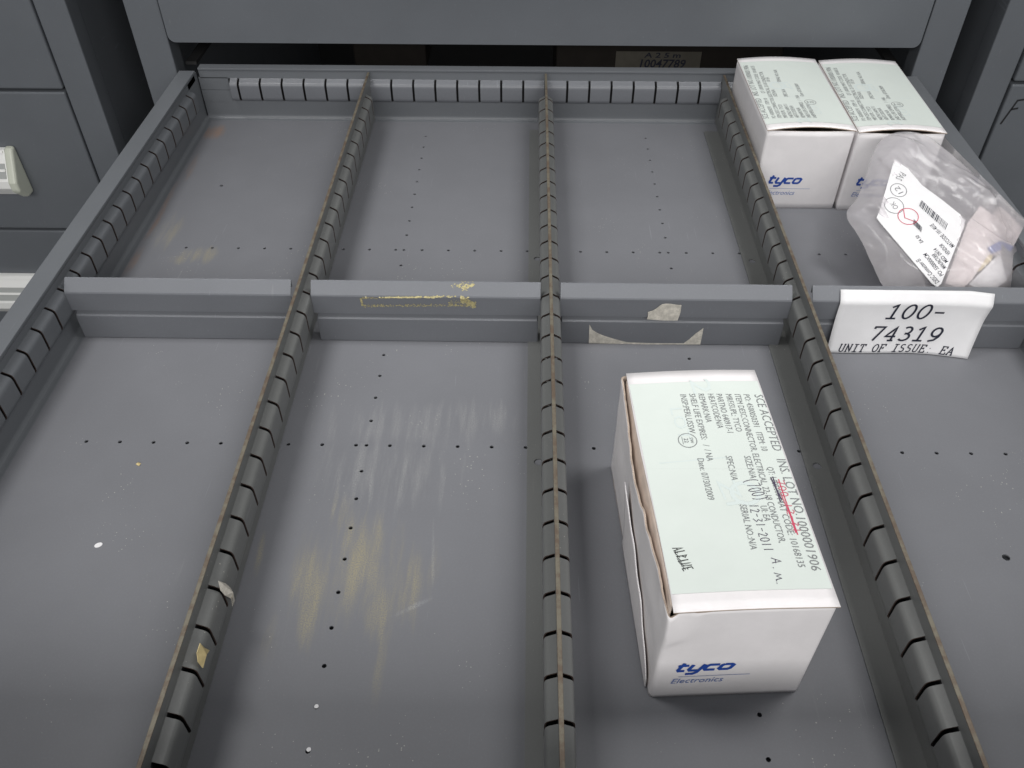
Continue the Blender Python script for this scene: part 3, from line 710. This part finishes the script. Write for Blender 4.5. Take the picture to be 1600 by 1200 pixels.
# ================================================================== PLASTIC BAG
BP, BN = np.array([27., -4.6, .35]), np.array([0., -.43, 1.0]); BN /= np.linalg.norm(BN)
def bagp(u, v, lift=0.0): return onplane(u, v, BP + BN * lift, BN)
OUT = [(1322, 336), (1340, 308), (1354, 270), (1364, 240), (1376, 220), (1398, 208), (1420, 206), (1448, 214), (1482, 238), (1520, 272), (1560, 306), (1602, 344), (1645, 385), (1655, 425), (1620, 455), (1560, 466), (1490, 472), (1420, 468), (1384, 452), (1362, 412), (1342, 370)]
bag = empty('plastic_bag', (27.5, -1, 0), 'crumpled clear plastic bag of parts leaning on the cartons', 'bag')
C0 = np.mean(OUT, axis=0)
def outline(a):
    k = a * len(OUT); i = int(k) % len(OUT); f = k - int(k)
    P = [np.array(OUT[(i + d) % len(OUT)], float) for d in (-1, 0, 1, 2)]
    return .5 * ((2 * P[1]) + (-P[0] + P[2]) * f + (2 * P[0] - 5 * P[1] + 4 * P[2] - P[3]) * f ** 2 + (-P[0] + 3 * P[1] - 3 * P[2] + P[3]) * f ** 3)
def crumple(p, k=1.0):
    al = p[0] * .72 - p[1] * .69; pe = p[0] * .69 + p[1] * .72          # long wrinkles run away from the cartons
    wob = .5 * mnoise.noise(Vector((al * .5, pe * .5, 3)))
    a = 1 - abs(mnoise.noise(Vector((al * .22, (pe + wob) * 1.1, 1)))) * 2.2; b_ = 1 - abs(mnoise.noise(Vector((al * .45 + 4, (pe + wob) * 2.3, 6)))) * 2.2
    c = 1 - abs(mnoise.noise(Vector((al * 1.1, pe * .6, 9)))) * 2
    return k * (.20 * max(0, a) ** 2 + .12 * max(0, b_) ** 2 + .10 * max(0, c) ** 2 + .03 * mnoise.noise(Vector(p) * 2.5))
def sheet(front):
    def f(a, r):
        c = C0 + (outline(a) - C0) * max(.001, r); p = bagp(*c); edge = 1 - r ** 3
        if front:
            du, dv = (c[0] - 1436) / 75, (c[1] - 345) / 105; flat = math.exp(-(du * du + dv * dv) ** 2 * 1.2)
            return p + BN * (.46 * min(1, edge * 1.6) + crumple(p) * (.25 + .75 * edge) * (1 - .97 * flat) - .02)
        if False: return p + BN * (.50 * min(1, edge * 1.6) + crumple(p) * (.25 + .75 * edge) - .05)
        q = p - BN * (.30 * edge + crumple(p + 7, .5) * edge)
        q[2] = max(q[2], .06); return q
    return f
grid('bag_front', sheet(True), 150, 48, M['film'], bag, 0, True, True)
grid('bag_back', sheet(False), 72, 14, M['film_clear'], bag, 0, True, True)
# loose film running back along the carton
E0 = [ony(u, v, y) for u, v, y in ((1391, 104, 9.5), (1418, 138, 7.6), (1444, 172, 5.8), (1484, 224, 3.2), (1542, 284, .4), (1604, 346, -2.4))]
def strip(a, b_):
    k = a * (len(E0) - 1); i = min(len(E0) - 2, int(k)); f = k - i; p = E0[i] * (1 - f) + E0[i + 1] * f
    q = p + np.array([-.05 * b_ + .02 * math.sin(a * 17), 0, -1.3 * b_]) ; q[0] += .04 * crumple(q * 2, 2); return q
grid('loose_film', strip, 40, 10, M['film_clear'], bag)
# things inside
def flat_item(name, label, cat, px, lift, mat, t=.03, group=None):
    P = [bagp(u, v, lift) for u, v in px]; n = len(P)
    v = [tuple(p) for p in P] + [tuple(p + BN * t) for p in P]
    o = mesh_obj(name, v, [tuple(range(n))[::-1], tuple(range(n, 2 * n))] + [(i, (i + 1) % n, n + (i + 1) % n, n + i) for i in range(n)], mat); return tag(o, label, cat, group) if label else o
LIFT = .50
flat_item('parts_label', 'white parts label with barcode and stamps on the plastic bag', 'label', [(1397, 250), (1418, 264), (1440, 290), (1470, 312), (1500, 336), (1507, 345), (1506, 354), (1470, 444), (1464, 449), (1456, 444), (1376, 350), (1369, 341), (1374, 330)], LIFT, M['white_paper'])
plab = bpy.data.objects['parts_label']
o0 = bagp(1466, 443, LIFT + .04); ex = bagp(1436, 404, LIFT + .04) - o0; ex /= np.linalg.norm(ex); ey = -np.cross(ex, BN); ey = np.cross(BN, ex)
def lab_xy(u, v): q = bagp(u, v, LIFT + .04) - o0; return (float(q @ ex), float(q @ ey))
def on_pl(x, y): return o0 + ex * x + ey * y
ink = Ink()
for body_, a, b_, hh in [('DESC Connector El', (1468, 440), (1437, 404), .17), ('PO: 5500000CM', (1475, 429), (1448, 395), .16), ('MANUFACTURER', (1479, 418), (1461, 395), .15), ('MSD: 09/14', (1482, 408), (1463, 387), .15), ('VENDOR', (1486, 396), (1472, 380), .15), ('MATCODE: 101-401E', (1492, 384), (1458, 349), .16), ('EA 50', (1443, 378), (1435, 367), .13)]:
    ink.add(fit_text(body_, lab_xy(*a), lab_xy(*b_), hh, 0, .006))
def bars(a, b_, c):
    A0, B0, C_ = (np.array(lab_xy(*q)) for q in (a, b_, c)); d = B0 - A0; hgt = C_ - A0; x = 0
    while x < 1:
        w0 = rnd.choice((.012, .02, .032)); q = [A0 + d * x, A0 + d * min(1, x + w0), A0 + d * min(1, x + w0) + hgt, A0 + d * x + hgt]
        ink.add(([tuple(k) for k in q], [(0, 1, 2, 3)])); x += w0 + rnd.choice((.012, .02, .028))
bars((1481, 349.5), (1440, 312.7), (1477, 359)); bars((1441, 355), (1428, 342), (1439.5, 363))
ink.build('printed_text', M['ink_bold'], plab, on_pl)
ink = Ink()
for (u, v, r, s_) in ((1404, 297, .28, '12'), (1397, 321, .33, 'OK')):
    c = lab_xy(u, v); ink.add(stroke(arc(*c, r, r, 0, 360, 20), .025)); ink.add(fit_text(s_, (c[0] - .15, c[1] - .1), (c[0] + .15, c[1] - .1), .2))
ink.add(fit_text('PAS', lab_xy(1407, 268), lab_xy(1399, 278), .24)); ink.build('stamp', M['ink'], plab, on_pl)
ink = Ink(); c = lab_xy(1419, 338); ink.add(stroke(arc(*c, .33, .36, 0, 360, 20), .028)); ink.add(stroke([(c[0] - .3, c[1] - .1), (c[0], c[1] + .14), (c[0] + .3, c[1] - .02)], .03)); ink.build('red_stamp', M['pen_red'], plab, on_pl)
def slab_item(name, label, cat, px, l0, l1, mat): return flat_item(name, label, cat, px, l0, mat, l1)
slab_item('packet', 'pinkish paper packet inside the plastic bag beside the parts label', 'packet', [(1474, 446), (1509, 352), (1528, 326), (1580, 362), (1600, 392), (1572, 398), (1540, 402), (1516, 440), (1500, 455)], .0, .16, M['pink_paper'])
slab_item('foam_block', 'white foam block inside the plastic bag', 'foam', [(1512, 446), (1560, 398), (1584, 432), (1540, 462)], .02, .10, M['white_paper'])
slab_item('blue_part', 'blue plastic part showing through the bag', 'part', [(1541, 390), (1556, 381), (1572, 379), (1562, 393), (1548, 398)], .10, .12, M['blue'])
slab_item('kraft_tag', 'tan paper tag tucked in the plastic bag', 'paper', [(1518, 428), (1536, 398), (1552, 392), (1546, 410), (1530, 425)], .02, .1, M['yellow_paper'])
slab_item('black_clip', 'black plastic clip at the corner of the bag', 'part', [(1578, 446), (1586, 430), (1602, 424), (1622, 430), (1622, 452), (1596, 452)], .0, .35, M['black'])
